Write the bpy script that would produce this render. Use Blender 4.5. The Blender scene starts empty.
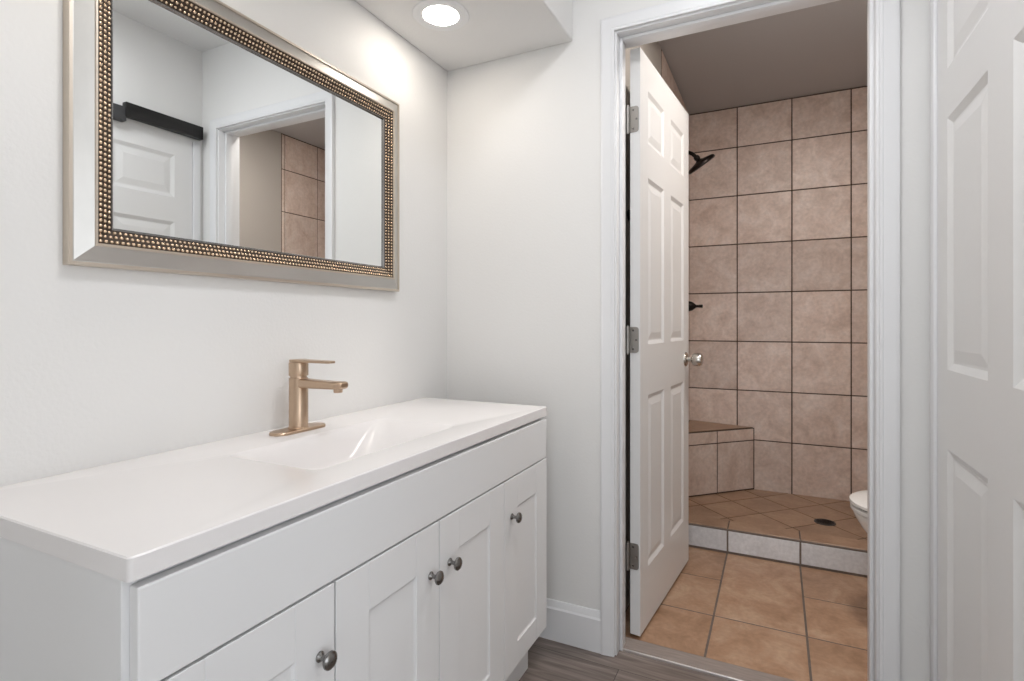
import bpy, bmesh, math, random
from mathutils import Vector, Matrix
random.seed(7)
R = math.radians
sc = bpy.context.scene
COL = sc.collection

# ---------------------------------------------------------------- camera, world, big lights, exposure
CAM_Z = 1.085
cam_d = bpy.data.cameras.new('camera')
cam = bpy.data.objects.new('camera', cam_d)
COL.objects.link(cam)
cam.location = (0, 0, CAM_Z)
cam.rotation_euler = (R(90), 0, math.atan((776.7 - 512) / 540.0))
cam_d.sensor_width = 36.0
cam_d.lens = 540.0 / 1024.0 * 36.0
cam_d.shift_y = -17.5 / 1024.0
cam_d.clip_start = 0.01
sc.camera = cam

wd = bpy.data.worlds.new('world')
sc.world = wd
wd.use_nodes = True
wd.node_tree.nodes['Background'].inputs[0].default_value = (0.80, 0.90, 1.0, 1)
wd.node_tree.nodes['Background'].inputs[1].default_value = 1.0

sc.view_settings.view_transform = 'Standard'
sc.view_settings.look = 'None'
sc.view_settings.gamma = 1.0
sc.view_settings.use_curve_mapping = False
sc.view_settings.exposure = 0.0

def area(name, loc, rot, sx, sy, power, col):
    l = bpy.data.lights.new(name, 'AREA')
    l.shape = 'RECTANGLE'; l.size = sx; l.size_y = sy
    l.energy = power; l.color = col
    o = bpy.data.objects.new(name, l); COL.objects.link(o)
    o.location = loc; o.rotation_euler = rot
    return o
# added daylight source at an unseen, added window behind the camera
area('added_window_light', (0.25, -2.36, 1.15), (R(90), 0, R(0)), 1.5, 1.9, 22.0, (0.93, 0.96, 1.0))
# and a second added source at the added window right of that unseen room
area('added_window_light', (2.66, -0.90, 1.15), (R(90), 0, R(90)), 1.8, 1.9, 27.0, (0.95, 0.97, 1.0))

LAMP_VANITY = 44.0      # emission strength of the recessed lamp lens
FILL_LAMP_HALL = 28.0        # added ceiling lamp over the aisle, unseen above the frame
FILL_LAMP_TOILET = 86.0       # added ceiling lamp in the toilet room, out of view

# ---------------------------------------------------------------- materials
def new_mat(name):
    m = bpy.data.materials.new(name); m.use_nodes = True
    nt = m.node_tree
    return m, nt, nt.nodes['Principled BSDF']
def mat(name, col, rough=0.5, metal=0.0, bump=0.0, bscale=200.0, spec=0.5, var=0.0, vscale=3.0):
    m, nt, b = new_mat(name)
    b.inputs['Base Color'].default_value = (*col, 1)
    b.inputs['Roughness'].default_value = rough
    b.inputs['Metallic'].default_value = metal
    b.inputs['Specular IOR Level'].default_value = spec
    tc = nt.nodes.new('ShaderNodeTexCoord')
    if bump:
        n = nt.nodes.new('ShaderNodeTexNoise'); n.inputs['Scale'].default_value = bscale
        n.inputs['Detail'].default_value = 3
        nt.links.new(tc.outputs['Object'], n.inputs['Vector'])
        bp = nt.nodes.new('ShaderNodeBump'); bp.inputs['Strength'].default_value = bump
        bp.inputs['Distance'].default_value = 0.004
        nt.links.new(n.outputs['Fac'], bp.inputs['Height'])
        nt.links.new(bp.outputs['Normal'], b.inputs['Normal'])
    if var:
        n2 = nt.nodes.new('ShaderNodeTexNoise'); n2.inputs['Scale'].default_value = vscale
        nt.links.new(tc.outputs['Object'], n2.inputs['Vector'])
        mx = nt.nodes.new('ShaderNodeMix'); mx.data_type = 'RGBA'
        mx.inputs[6].default_value = (*[c * (1 - var) for c in col], 1)
        mx.inputs[7].default_value = (*[min(1, c * (1 + var)) for c in col], 1)
        nt.links.new(n2.outputs['Fac'], mx.inputs[0])
        nt.links.new(mx.outputs[2], b.inputs['Base Color'])
    return m

def emit(name, col, strength):
    m, nt, b = new_mat(name)
    b.inputs['Base Color'].default_value = (0.8, 0.8, 0.8, 1)
    b.inputs['Emission Color'].default_value = (*col, 1)
    b.inputs['Emission Strength'].default_value = strength
    return m

def tile_mat(name, c1, c2, c3, rough=0.35, scale=9.0):
    """mottled ceramic; each tile has its own tint attribute"""
    m, nt, b = new_mat(name)
    L = nt.links.new
    tc = nt.nodes.new('ShaderNodeTexCoord')
    at = nt.nodes.new('ShaderNodeAttribute'); at.attribute_name = 'tint'
    add = nt.nodes.new('ShaderNodeVectorMath'); add.operation = 'MULTIPLY_ADD'
    L(at.outputs['Color'], add.inputs[0]); add.inputs[1].default_value = (37, 53, 71)
    L(tc.outputs['Object'], add.inputs[2])
    n = nt.nodes.new('ShaderNodeTexNoise'); n.inputs['Scale'].default_value = scale
    n.inputs['Detail'].default_value = 7; n.inputs['Roughness'].default_value = 0.65
    n.inputs['Distortion'].default_value = 0.6
    L(add.outputs[0], n.inputs['Vector'])
    cr = nt.nodes.new('ShaderNodeValToRGB')
    e = cr.color_ramp.elements
    e[0].position = 0.30; e[0].color = (*c1, 1)
    e[1].position = 0.72; e[1].color = (*c3, 1)
    mid = e.new(0.5); mid.color = (*c2, 1)
    L(n.outputs['Fac'], cr.inputs[0])
    # small speckle
    n2 = nt.nodes.new('ShaderNodeTexNoise'); n2.inputs['Scale'].default_value = 60
    n2.inputs['Detail'].default_value = 4
    L(tc.outputs['Object'], n2.inputs['Vector'])
    mr = nt.nodes.new('ShaderNodeMapRange'); mr.inputs[1].default_value = 0.3; mr.inputs[2].default_value = 0.7
    mr.inputs[3].default_value = 0.9; mr.inputs[4].default_value = 1.08
    L(n2.outputs['Fac'], mr.inputs[0])
    mul = nt.nodes.new('ShaderNodeVectorMath'); mul.operation = 'SCALE'
    L(cr.outputs[0], mul.inputs[0]); L(mr.outputs[0], mul.inputs['Scale'])
    sep = nt.nodes.new('ShaderNodeSeparateColor'); L(at.outputs['Color'], sep.inputs[0])
    mr2 = nt.nodes.new('ShaderNodeMapRange'); mr2.inputs[3].default_value = 0.91; mr2.inputs[4].default_value = 1.09
    L(sep.outputs[0], mr2.inputs[0])
    mul2 = nt.nodes.new('ShaderNodeVectorMath'); mul2.operation = 'SCALE'
    L(mul.outputs[0], mul2.inputs[0]); L(mr2.outputs[0], mul2.inputs['Scale'])
    L(mul2.outputs[0], b.inputs['Base Color'])
    b.inputs['Roughness'].default_value = rough
    bp = nt.nodes.new('ShaderNodeBump'); bp.inputs['Strength'].default_value = 0.15
    bp.inputs['Distance'].default_value = 0.002
    L(n.outputs['Fac'], bp.inputs['Height']); L(bp.outputs['Normal'], b.inputs['Normal'])
    return m

def laminate_mat():
    m, nt, b = new_mat('laminate')
    L = nt.links.new
    tc = nt.nodes.new('ShaderNodeTexCoord')
    br = nt.nodes.new('ShaderNodeTexBrick')
    br.inputs['Scale'].default_value = 1.0
    br.inputs['Brick Width'].default_value = 1.2
    br.inputs['Row Height'].default_value = 0.185
    br.inputs['Mortar Size'].default_value = 0.0012
    br.inputs['Color1'].default_value = (0, 0, 0, 1)
    br.inputs['Color2'].default_value = (1, 1, 1, 1)
    br.inputs['Mortar'].default_value = (0.5, 0.5, 0.5, 1)
    br.offset = 0.37
    L(tc.outputs['Object'], br.inputs['Vector'])
    mp = nt.nodes.new('ShaderNodeMapping'); mp.inputs['Scale'].default_value = (2.2, 26, 1)
    off = nt.nodes.new('ShaderNodeVectorMath'); off.operation = 'MULTIPLY_ADD'
    L(br.outputs['Color'], off.inputs[0]); off.inputs[1].default_value = (3.1, 5.7, 0)
    L(tc.outputs['Object'], off.inputs[2])
    L(off.outputs[0], mp.inputs['Vector'])
    n = nt.nodes.new('ShaderNodeTexNoise'); n.inputs['Scale'].default_value = 1.6
    n.inputs['Detail'].default_value = 8; n.inputs['Distortion'].default_value = 1.3
    L(mp.outputs[0], n.inputs['Vector'])
    cr = nt.nodes.new('ShaderNodeValToRGB'); e = cr.color_ramp.elements
    e[0].position = 0.28; e[0].color = (0.11, 0.083, 0.070, 1)
    e[1].position = 0.75; e[1].color = (0.32, 0.268, 0.24, 1)
    md = e.new(0.5); md.color = (0.20, 0.162, 0.143, 1)
    L(n.outputs['Fac'], cr.inputs[0])
    mx = nt.nodes.new('ShaderNodeMix'); mx.data_type = 'RGBA'
    mx.inputs[7].default_value = (0.05, 0.04, 0.035, 1)
    L(br.outputs['Fac'], mx.inputs[0]); L(cr.outputs[0], mx.inputs[6])
    L(mx.outputs[2], b.inputs['Base Color'])
    b.inputs['Roughness'].default_value = 0.42
    return m

def brushed_mat(name, col, rough, scale, bump=0.05, var=0.12):
    m, nt, b = new_mat(name)
    L = nt.links.new
    tc = nt.nodes.new('ShaderNodeTexCoord')
    mp = nt.nodes.new('ShaderNodeMapping'); mp.inputs['Scale'].default_value = scale
    L(tc.outputs['Object'], mp.inputs['Vector'])
    n = nt.nodes.new('ShaderNodeTexNoise'); n.inputs['Scale'].default_value = 1.0; n.inputs['Detail'].default_value = 5
    L(mp.outputs[0], n.inputs['Vector'])
    mx = nt.nodes.new('ShaderNodeMix'); mx.data_type = 'RGBA'
    mx.inputs[6].default_value = (*[c * (1 - var) for c in col], 1)
    mx.inputs[7].default_value = (*[min(1, c * (1 + var)) for c in col], 1)
    L(n.outputs['Fac'], mx.inputs[0]); L(mx.outputs[2], b.inputs['Base Color'])
    b.inputs['Metallic'].default_value = 1.0
    b.inputs['Roughness'].default_value = rough
    bp = nt.nodes.new('ShaderNodeBump'); bp.inputs['Strength'].default_value = bump; bp.inputs['Distance'].default_value = 0.001
    L(n.outputs['Fac'], bp.inputs['Height']); L(bp.outputs['Normal'], b.inputs['Normal'])
    return m

M = {}
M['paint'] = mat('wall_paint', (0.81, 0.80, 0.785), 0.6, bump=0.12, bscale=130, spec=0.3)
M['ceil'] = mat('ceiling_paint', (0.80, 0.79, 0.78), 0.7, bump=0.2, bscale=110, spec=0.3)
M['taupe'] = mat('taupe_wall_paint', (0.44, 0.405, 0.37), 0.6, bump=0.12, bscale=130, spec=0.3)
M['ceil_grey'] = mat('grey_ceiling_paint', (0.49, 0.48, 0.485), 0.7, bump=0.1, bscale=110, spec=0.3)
M['trim'] = mat('trim_gloss_white', (0.80, 0.80, 0.81), 0.35, bump=0.02, bscale=60)
M['door'] = mat('door_white', (0.78, 0.775, 0.77), 0.38, bump=0.04, bscale=90)
M['cabinet'] = mat('cabinet_white', (0.80, 0.80, 0.805), 0.4, bump=0.02, bscale=50)
M['counter'] = mat('counter_white', (0.83, 0.805, 0.80), 0.22, var=0.02, vscale=5)
M['carpet'] = mat('bounce_carpet', (0.66, 0.63, 0.59), 0.95, bump=0.6, bscale=300)
M['gap'] = mat('dark_void', (0.02, 0.02, 0.02), 0.9)
M['laminate'] = laminate_mat()
M['strip'] = brushed_mat('threshold_wood_grey', (0.30, 0.25, 0.225), 0.6, (14, 120, 1), var=0.35)
M['strip'].node_tree.nodes['Principled BSDF'].inputs['Metallic'].default_value = 0.0
M['alu'] = mat('threshold_metal_edge', (0.75, 0.73, 0.72), 0.3, 1.0, bump=0.05)
M['tile_wall'] = tile_mat('wall_tile', (0.53, 0.40, 0.33), (0.64, 0.515, 0.445), (0.73, 0.63, 0.57), 0.38)
M['tile_floor'] = tile_mat('floor_tile', (0.29, 0.165, 0.095), (0.43, 0.262, 0.165), (0.55, 0.38, 0.265), 0.35, 7.0)
M['tile_shower'] = tile_mat('shower_floor_tile', (0.27, 0.165, 0.105), (0.34, 0.215, 0.14), (0.41, 0.28, 0.19), 0.35, 7.0)
M['tile_curb_lit'] = tile_mat('curb_tile_lit', (0.66, 0.665, 0.685), (0.73, 0.735, 0.755), (0.79, 0.79, 0.81), 0.3)  # paler and cooler: daylight from the doorway is put into the tile colour
M['grout'] = mat('grout_dark_brown', (0.085, 0.055, 0.04), 0.9, bump=0.3, var=0.3, vscale=30)
M['grout_floor'] = mat('grout_grey', (0.17, 0.135, 0.115), 0.9, bump=0.3, var=0.3, vscale=30)
M['gold'] = brushed_mat('brushed_champagne_gold', (0.54, 0.40, 0.29), 0.32, (400, 400, 6), 0.03, 0.06)
M['frame'] = brushed_mat('champagne_silver_leaf', (0.60, 0.585, 0.56), 0.42, (60, 12, 12), 0.1, 0.10)
M['lip'] = brushed_mat('champagne_edge', (0.64, 0.57, 0.49), 0.40, (60, 12, 12), 0.05, 0.06)
M['beadbed'] = mat('bead_recess_dark_bronze', (0.045, 0.028, 0.018), 0.5, 0.3)
M['bead'] = mat('bead_champagne', (0.68, 0.54, 0.40), 0.27, 1.0, var=0.1, vscale=40)
M['mirror'] = mat('mirror_glass', (0.88, 0.90, 0.90), 0.0, 1.0)
M['nickel'] = mat('satin_nickel', (0.56, 0.53, 0.49), 0.24, 1.0, bump=0.02)
M['pewter'] = mat('brushed_pewter', (0.25, 0.243, 0.236), 0.24, 1.0, bump=0.03)
M['black'] = mat('matte_black_metal', (0.012, 0.011, 0.011), 0.4, 0.3, bump=0.03)
M['grey'] = mat('dark_grey_metal', (0.055, 0.055, 0.058), 0.5, 0.2, bump=0.03)
M['bronze'] = mat('oil_rubbed_bronze', (0.018, 0.013, 0.011), 0.32, 0.7, bump=0.03)
M['porcelain'] = mat('white_porcelain', (0.86, 0.85, 0.83), 0.12, var=0.02)
M['seat'] = mat('toilet_seat_plastic', (0.84, 0.83, 0.81), 0.22, var=0.02)
M['seat_gap'] = mat('seat_gap_grey', (0.10, 0.10, 0.10), 0.7, bump=0.05)
M['lens'] = emit('lamp_lens', (1.0, 0.92, 0.82), LAMP_VANITY)
M['lens_fill_hall'] = emit('fill_lens_hall', (0.97, 0.98, 1.0), FILL_LAMP_HALL)
M['lens_fill_toilet'] = emit('fill_lens_toilet', (1.0, 0.94, 0.88), FILL_LAMP_TOILET)
M['hinge'] = mat('dull_nickel', (0.36, 0.345, 0.325), 0.35, 1.0, bump=0.03)
M['chrome'] = mat('chrome', (0.7, 0.7, 0.7), 0.12, 1.0, bump=0.01)

# ---------------------------------------------------------------- helpers
def obj(name, bm, m, parent=None, smooth=False, loc=None):
    me = bpy.data.meshes.new(name)
    bmesh.ops.recalc_face_normals(bm, faces=bm.faces[:])
    bm.to_mesh(me); bm.free()
    for mm in (m if isinstance(m, (list, tuple)) else [m]):
        me.materials.append(mm)
    if smooth:
        for p in me.polygons: p.use_smooth = True
        if smooth != 'all':
            me.set_sharp_from_angle(angle=R(38))
    o = bpy.data.objects.new(name, me); COL.objects.link(o)
    if parent: o.parent = parent
    if loc: o.location = loc
    return o
def tag(o, label=None, cat=None, group=None, kind=None):
    if label: o['label'] = label
    if cat: o['category'] = cat
    if group: o['group'] = group
    if kind: o['kind'] = kind
    return o
def struct(name, bm, m, label, cat, smooth=False, parent=None):
    o = obj(name, bm, m, parent, smooth)
    return tag(o, label, cat, kind='structure')
def thing(name, label, cat, loc=(0, 0, 0), rotz=0, group=None):
    o = bpy.data.objects.new(name, None); COL.objects.link(o)
    o.empty_display_size = 0.1
    o.location = loc; o.rotation_euler = (0, 0, rotz)
    return tag(o, label, cat, group)
def BM(): return bmesh.new()
def box(bm, x0, x1, y0, y1, z0, z1, bev=0.0, seg=2, mi=0):
    t = bmesh.new()
    r = bmesh.ops.create_cube(t, size=1.0)
    for v in t.verts:
        v.co = Vector((x0 + (v.co.x + .5) * (x1 - x0), y0 + (v.co.y + .5) * (y1 - y0), z0 + (v.co.z + .5) * (z1 - z0)))
    if bev:
        bmesh.ops.bevel(t, geom=t.edges[:], offset=bev, segments=seg, affect='EDGES', profile=0.5)
    merge(bm, t, mi)
def merge(bm, t, mi=0, mtx=None):
    if mtx is not None: bmesh.ops.transform(t, matrix=mtx, verts=t.verts[:])
    vm = {}
    for v in t.verts: vm[v] = bm.verts.new(v.co)
    for f in t.faces:
        try:
            nf = bm.faces.new([vm[v] for v in f.verts]); nf.material_index = mi if mi else f.material_index
        except ValueError: pass
    t.free()
def lathe(bm, prof, origin=(0, 0, 0), axis='Z', n=32, sx=1.0, sy=1.0, mi=0):
    """prof: list of (r, h); closed caps where r==0"""
    o = Vector(origin)
    def pt(r, h, a):
        p = (r * math.cos(a) * sx, r * math.sin(a) * sy, h)
        if axis == 'X': p = (p[2], p[0], p[1])
        elif axis == '-X': p = (-p[2], p[0], p[1])
        elif axis == 'Y': p = (p[0], p[2], p[1])
        elif axis == '-Y': p = (p[0], -p[2], p[1])
        return o + Vector(p)
    rings = []
    for r, h in prof:
        if r <= 1e-7: rings.append([bm.verts.new(pt(0, h, 0))])
        else: rings.append([bm.verts.new(pt(r, h, 2 * math.pi * i / n)) for i in range(n)])
    for a, b in zip(rings, rings[1:]):
        for i in range(n):
            j = (i + 1) % n
            if len(a) == 1 and len(b) == 1: continue
            if len(a) == 1: f = bm.faces.new([a[0], b[i], b[j]])
            elif len(b) == 1: f = bm.faces.new([a[i], b[0], a[j]])
            else: f = bm.faces.new([a[i], b[i], b[j], a[j]])
            f.material_index = mi
    for rg, rev in ((rings[0], True), (rings[-1], False)):
        if len(rg) > 1:
            f = bm.faces.new(rg[::-1] if rev else rg); f.material_index = mi
def loft(bm, rings, cap0=True, cap1=True, closed=True):
    vr = [[bm.verts.new(p) for p in r] for r in rings]
    n = len(vr[0])
    for a, b in zip(vr, vr[1:]):
        for i in range(n if closed else n - 1):
            j = (i + 1) % n
            bm.faces.new([a[i], a[j], b[j], b[i]])
    if cap0: bm.faces.new(vr[0][::-1])
    if cap1: bm.faces.new(vr[-1])
def tube(bm, pts, rad, n=12):
    pts = [Vector(p) for p in pts]
    rads = rad if isinstance(rad, (list, tuple)) else [rad] * len(pts)
    rings = []
    up = Vector((0, 0, 1))
    for i, p in enumerate(pts):
        d = (pts[min(i + 1, len(pts) - 1)] - pts[max(i - 1, 0)]).normalized()
        u = d.cross(up)
        if u.length < 1e-3: u = d.cross(Vector((0, 1, 0)))
        u.normalize(); w = u.cross(d).normalized()
        rings.append([p + (u * math.cos(2 * math.pi * k / n) + w * math.sin(2 * math.pi * k / n)) * rads[i] for k in range(n)])
    loft(bm, rings)
def prism(bm, poly, z0, z1, mi=0):
    """vertical extrusion of an (x, y) polygon"""
    a = [bm.verts.new((x, y, z0)) for x, y in poly]
    b = [bm.verts.new((x, y, z1)) for x, y in poly]
    n = len(poly)
    fs = [bm.faces.new(a[::-1]), bm.faces.new(b)]
    for i in range(n):
        fs.append(bm.faces.new([a[i], a[(i + 1) % n], b[(i + 1) % n], b[i]]))
    for f in fs: f.material_index = mi

# ---- tiles: real bevelled tile bodies on a grout bed ----------------------------------
def clip_poly(poly, region):
    out = poly
    n = len(region)
    for i in range(n):
        a, b = region[i], region[(i + 1) % n]
        ex, ey = b[0] - a[0], b[1] - a[1]
        inside = lambda p: ex * (p[1] - a[1]) - ey * (p[0] - a[0]) >= -1e-9
        res = []
        for k in range(len(out)):
            p, q = out[k], out[(k + 1) % len(out)]
            ip, iq = inside(p), inside(q)
            if ip: res.append(p)
            if ip != iq:
                dp = ex * (p[1] - a[1]) - ey * (p[0] - a[0]); dq = ex * (q[1] - a[1]) - ey * (q[0] - a[0])
                t = dp / (dp - dq)
                res.append((p[0] + (q[0] - p[0]) * t, p[1] + (q[1] - p[1]) * t))
        out = res
        if len(out) < 3: return []
    # drop doubled points
    r = []
    for p in out:
        if not r or math.dist(p, r[-1]) > 1e-4: r.append(p)
    if len(r) > 2 and math.dist(r[0], r[-1]) < 1e-4: r.pop()
    return r if len(r) > 2 else []
def inset_poly(poly, d):
    """inset a convex counter-clockwise polygon"""
    big = poly
    n = len(poly)
    for i in range(n):
        a, b = poly[i], poly[(i + 1) % n]
        L = math.dist(a, b)
        if L < 1e-6: continue
        nx, ny = -(b[1] - a[1]) / L, (b[0] - a[0]) / L
        a2 = (a[0] + nx * d, a[1] + ny * d); b2 = (b[0] + nx * d, b[1] + ny * d)
        half = [a2, b2, (b2[0] + nx * 9 + (b2[0] - a2[0]) * 0, b2[1] + ny * 9), (a2[0] + nx * 9, a2[1] + ny * 9)]
        # clip by one half-plane only
        ex, ey = b2[0] - a2[0], b2[1] - a2[1]
        res = []
        for k in range(len(big)):
            p, q = big[k], big[(k + 1) % len(big)]
            dp = ex * (p[1] - a2[1]) - ey * (p[0] - a2[0]); dq = ex * (q[1] - a2[1]) - ey * (q[0] - a2[0])
            if dp >= 0: res.append(p)
            if (dp >= 0) != (dq >= 0):
                t = dp / (dp - dq); res.append((p[0] + (q[0] - p[0]) * t, p[1] + (q[1] - p[1]) * t))
        big = res
        if len(big) < 3: return []
    return big
def tiles(bm, tint, O, U, V, region, cells, grout=0.005, h=0.005, bev=0.0015, bed=0.012, mi_t=0, mi_g=1):
    """cells: counter-clockwise convex polygons in (u, v); region the same; N = U x V faces out"""
    O, U, V = Vector(O), Vector(U), Vector(V); N = U.cross(V)
    P = lambda p, k: O + U * p[0] + V * p[1] + N * k
    # grout bed: from -bed up to 0
    lo = [bm.verts.new(P(p, -bed)) for p in region]; hi = [bm.verts.new(P(p, 0)) for p in region]
    n = len(region)
    fs = [bm.faces.new(hi), bm.faces.new(lo[::-1])]
    for i in range(n): fs.append(bm.faces.new([lo[i], lo[(i + 1) % n], hi[(i + 1) % n], hi[i]]))
    for f in fs: f.material_index = mi_g
    for c in cells:
        c = clip_poly(c, region)
        if not c: continue
        a = inset_poly(c, grout / 2)
        if len(a) < 3: continue
        b = inset_poly(a, bev)
        if len(b) != len(a): continue
        k = (random.random(), random.random(), random.random(), 1)
        r0 = [bm.verts.new(P(p, -0.001)) for p in a]
        r1 = [bm.verts.new(P(p, h - bev)) for p in a]
        r2 = [bm.verts.new(P(p, h)) for p in b]
        fs = [bm.faces.new(r2)]
        m = len(a)
        for q0, q1 in ((r0, r1), (r1, r2)):
            for i in range(m): fs.append(bm.faces.new([q0[i], q0[(i + 1) % m], q1[(i + 1) % m], q1[i]]))
        for f in fs:
            f.material_index = mi_t
            for l in f.loops: l[tint] = k
def grid_cells(us, vs):
    return [[(u0, v0), (u1, v0), (u1, v1), (u0, v1)] for u0, u1 in zip(us, us[1:]) for v0, v1 in zip(vs, vs[1:])]
def rot_cells(cx, cy, pitch, ang, n):
    ca, sa = math.cos(ang), math.sin(ang)
    f = lambda i, j: (cx + pitch * (i * ca - j * sa), cy + pitch * (i * sa + j * ca))
    return [[f(i, j), f(i + 1, j), f(i + 1, j + 1), f(i, j + 1)] for i in range(-n, n) for j in range(-n, n)]
def tile_bm():
    bm = BM(); return bm, bm.loops.layers.float_color.new('tint')
def tile_obj(name, bm, mats, label, cat, kind='structure', parent=None):
    me = bpy.data.meshes.new(name); bm.to_mesh(me); bm.free()
    for m in mats: me.materials.append(m)
    o = bpy.data.objects.new(name, me); COL.objects.link(o)
    if parent: o.parent = parent
    else: tag(o, label, cat, kind=kind)
    return o
def rect(u0, u1, v0, v1): return [(u0, v0), (u1, v0), (u1, v1), (u0, v1)]

# ---------------------------------------------------------------- key dimensions
XL = -1.122          # mirror wall
XR = 0.367           # wall with the panelled closet door
YB, YB2 = 1.732, 1.842   # wall with the doorway, front and back face
YR = -2.30           # wall behind the camera
CEIL = 2.44
JL, JR, JT = -0.468, 0.2395, 2.030     # jamb faces of the doorway
TXL, TXR = -0.512, 0.97               # toilet / shower room side walls
YC = 2.73            # shower curb front
YS = 3.66            # shower back wall
SOF_X, SOF_Z = -0.619, 2.037

# ---------------------------------------------------------------- room shell
b = BM(); box(b, XL - 0.12, XL, YR - 0.12, YB2, 0, CEIL)
struct('wall_left', b, M['paint'], 'white painted wall that carries the mirror above the vanity', 'wall')

b = BM()
box(b, XL, JL - 0.019, YB, YB2, 0, CEIL)
box(b, JR + 0.019, 1.09, YB, YB2, 0, CEIL)
box(b, JL - 0.019, JR + 0.019, YB, YB2, JT + 0.019, CEIL)
struct('wall_back', b, M['paint'], 'white wall pierced by the doorway to the tiled shower room', 'wall')

b = BM()
D2Y1, D2Y0 = 1.677, 0.847     # closet door opening
box(b, XR, XR + 0.12, 0.45, D2Y0, 0, CEIL)
box(b, XR + 0.12, 2.60, 0.45, 0.57, 0, CEIL)
box(b, XR, XR + 0.12, D2Y1, YB, 0, CEIL)
box(b, XR, XR + 0.12, D2Y0, D2Y1, 1.997, CEIL)
box(b, XR + 0.07, XR + 0.12, D2Y0, D2Y1, 0, 1.997)
struct('wall_right', b, M['paint'], 'white wall on the right holding the panelled door', 'wall')

XF = 2.60            # far side of the open room behind the camera
WX0, WX1, WZ0, WZ1 = -0.50, 1.00, 0.20, 2.10
VY0_, VY1_ = -1.80, 0.0
b = BM()
box(b, XL, WX0, YR - 0.12, YR, 0, CEIL); box(b, WX1, XF + 0.12, YR - 0.12, YR, 0, CEIL)
box(b, WX0, WX1, YR - 0.12, YR, 0, WZ0); box(b, WX0, WX1, YR - 0.12, YR, WZ1, CEIL)
struct('wall_rear', b, M['paint'], 'white wall behind the viewer with an added window opening', 'wall')
b = BM(); box(b, XL, -0.36, -0.42, -0.30, 0, CEIL)  # unseen stub added to keep rear window light off the vanity end
struct('wall_light_block', b, M['paint'], 'added unseen white wall stub that shades the near end of the vanity', 'wall')
b = BM()
for z in (WZ0, (WZ0 + WZ1) / 2 - 0.02, WZ1 - 0.045): box(b, WX0, WX1, YR - 0.08, YR - 0.03, z, z + 0.045, 0.004)
for x in (WX0, WX1 - 0.045): box(b, x, x + 0.045, YR - 0.08, YR - 0.03, WZ0, WZ1, 0.004)
struct('added_window_1', b, M['trim'], 'added white framed window in the unseen wall behind the viewer', 'window')  # unseen window added to bring light in from behind

b = BM()
box(b, XF, XF + 0.12, YR, VY0_, 0, CEIL); box(b, XF, XF + 0.12, VY1_, 0.57, 0, CEIL)
box(b, XF, XF + 0.12, VY0_, VY1_, 0, WZ0); box(b, XF, XF + 0.12, VY0_, VY1_, WZ1, CEIL)
struct('wall_far', b, M['paint'], 'white wall with an added wide window at the far side of the unseen open room', 'wall')
b = BM()
for z in (WZ0, WZ1 - 0.045): box(b, XF + 0.03, XF + 0.08, VY0_, VY1_, z, z + 0.045, 0.004)
for y in (VY0_, (VY0_ + VY1_) / 2 - .02, VY1_ - 0.045): box(b, XF + 0.03, XF + 0.08, y, y + 0.045, WZ0, WZ1, 0.004)
struct('added_window_2', b, M['trim'], 'added wide white framed window at the far side of the unseen open room', 'window')  # unseen window added to light the vanity side
b = BM(); box(b, XL, XF, YR, 0.10, 0.0, 0.012)  # unseen carpet added to bounce light upwards
struct('floor_bounce_carpet', b, M['carpet'], 'added pale carpet bouncing light in the unseen room behind the viewer', 'floor')
b = BM(); box(b, XL - 0.12, XR + 0.12, YR - 0.12, 1.768, -0.06, 0); box(b, XR + 0.12, XF + 0.12, YR - 0.12, 0.57, -0.06, 0)
struct('floor', b, M['laminate'], 'grey brown wood laminate floor in front of the vanity', 'floor')

b = BM()
box(b, XL - 0.12, XR + 0.12, YR - 0.12, YB2, CEIL, CEIL + 0.08); box(b, XR + 0.12, XF + 0.12, YR - 0.12, 0.57, CEIL, CEIL + 0.08)
struct('ceiling', b, M['ceil'], 'high white ceiling of the vanity room', 'ceiling')
b = BM()
box(b, XL, SOF_X, -0.30, YB, SOF_Z, CEIL, 0.006)
struct('ceiling_soffit', b, M['ceil'], 'lowered white soffit above the vanity with the round lamp', 'ceiling soffit')

# baseboards with sloped cap
def baseboard(bm, x0, x1, y, z1=0.133, t=0.014):
    prof = [(0, 0), (t, 0), (t, z1 - 0.026), (t * 0.72, z1 - 0.020), (t * 0.38, z1 - 0.004), (t * 0.25, z1), (0, z1)]
    loft(bm, [[Vector((x, y - a, z)) for a, z in prof] for x in (x0, x1)])
b = BM(); baseboard(b, -0.70 - 0.42, -0.5185, YB); baseboard(b, 0.2885, XR, YB)
struct('baseboard_back', b, M['trim'], 'white baseboard between the vanity and the doorway casing', 'baseboard')

# doorway casing + jamb + stop
def casing(bm, xl, xr, zt, y, prof):
    """mitred three sided casing round an opening; prof (outward offset, thickness)"""
    st = []
    for k in range(4):
        ring = []
        for a, t in prof:
            x = xl - a if k < 2 else xr + a
            z = 0 if k in (0, 3) else zt + a
            ring.append(Vector((x, y - t, z)))
        st.append(ring)
    loft(bm, st)
cas_prof = [(0, 0), (0, 0.011), (0.002, 0.0125), (0.007, 0.0130), (0.0082, 0.0118), (0.0095, 0.0132),
            (0.034, 0.0165), (0.041, 0.0165), (0.0445, 0.0145), (0.0445, 0)]
b = BM(); casing(b, JL - 0.006, JR + 0.006, JT + 0.006, YB, cas_prof)
struct('trim_1', b, M['trim'], 'white moulded casing framing the open doorway', 'door casing', smooth=True)
b = BM()
box(b, JL - 0.019, JL, YB - 0.001, YB2 + 0.002, 0, JT + 0.019, 0.0015)
box(b, JR, JR + 0.019, YB - 0.001, YB2 + 0.002, 0, JT + 0.019, 0.0015)
box(b, JL, JR, YB - 0.001, YB2 + 0.002, JT, JT + 0.019, 0.0015)
box(b, JL, JL + 0.011, 1.762, 1.802, 0, JT, 0.003)
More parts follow.
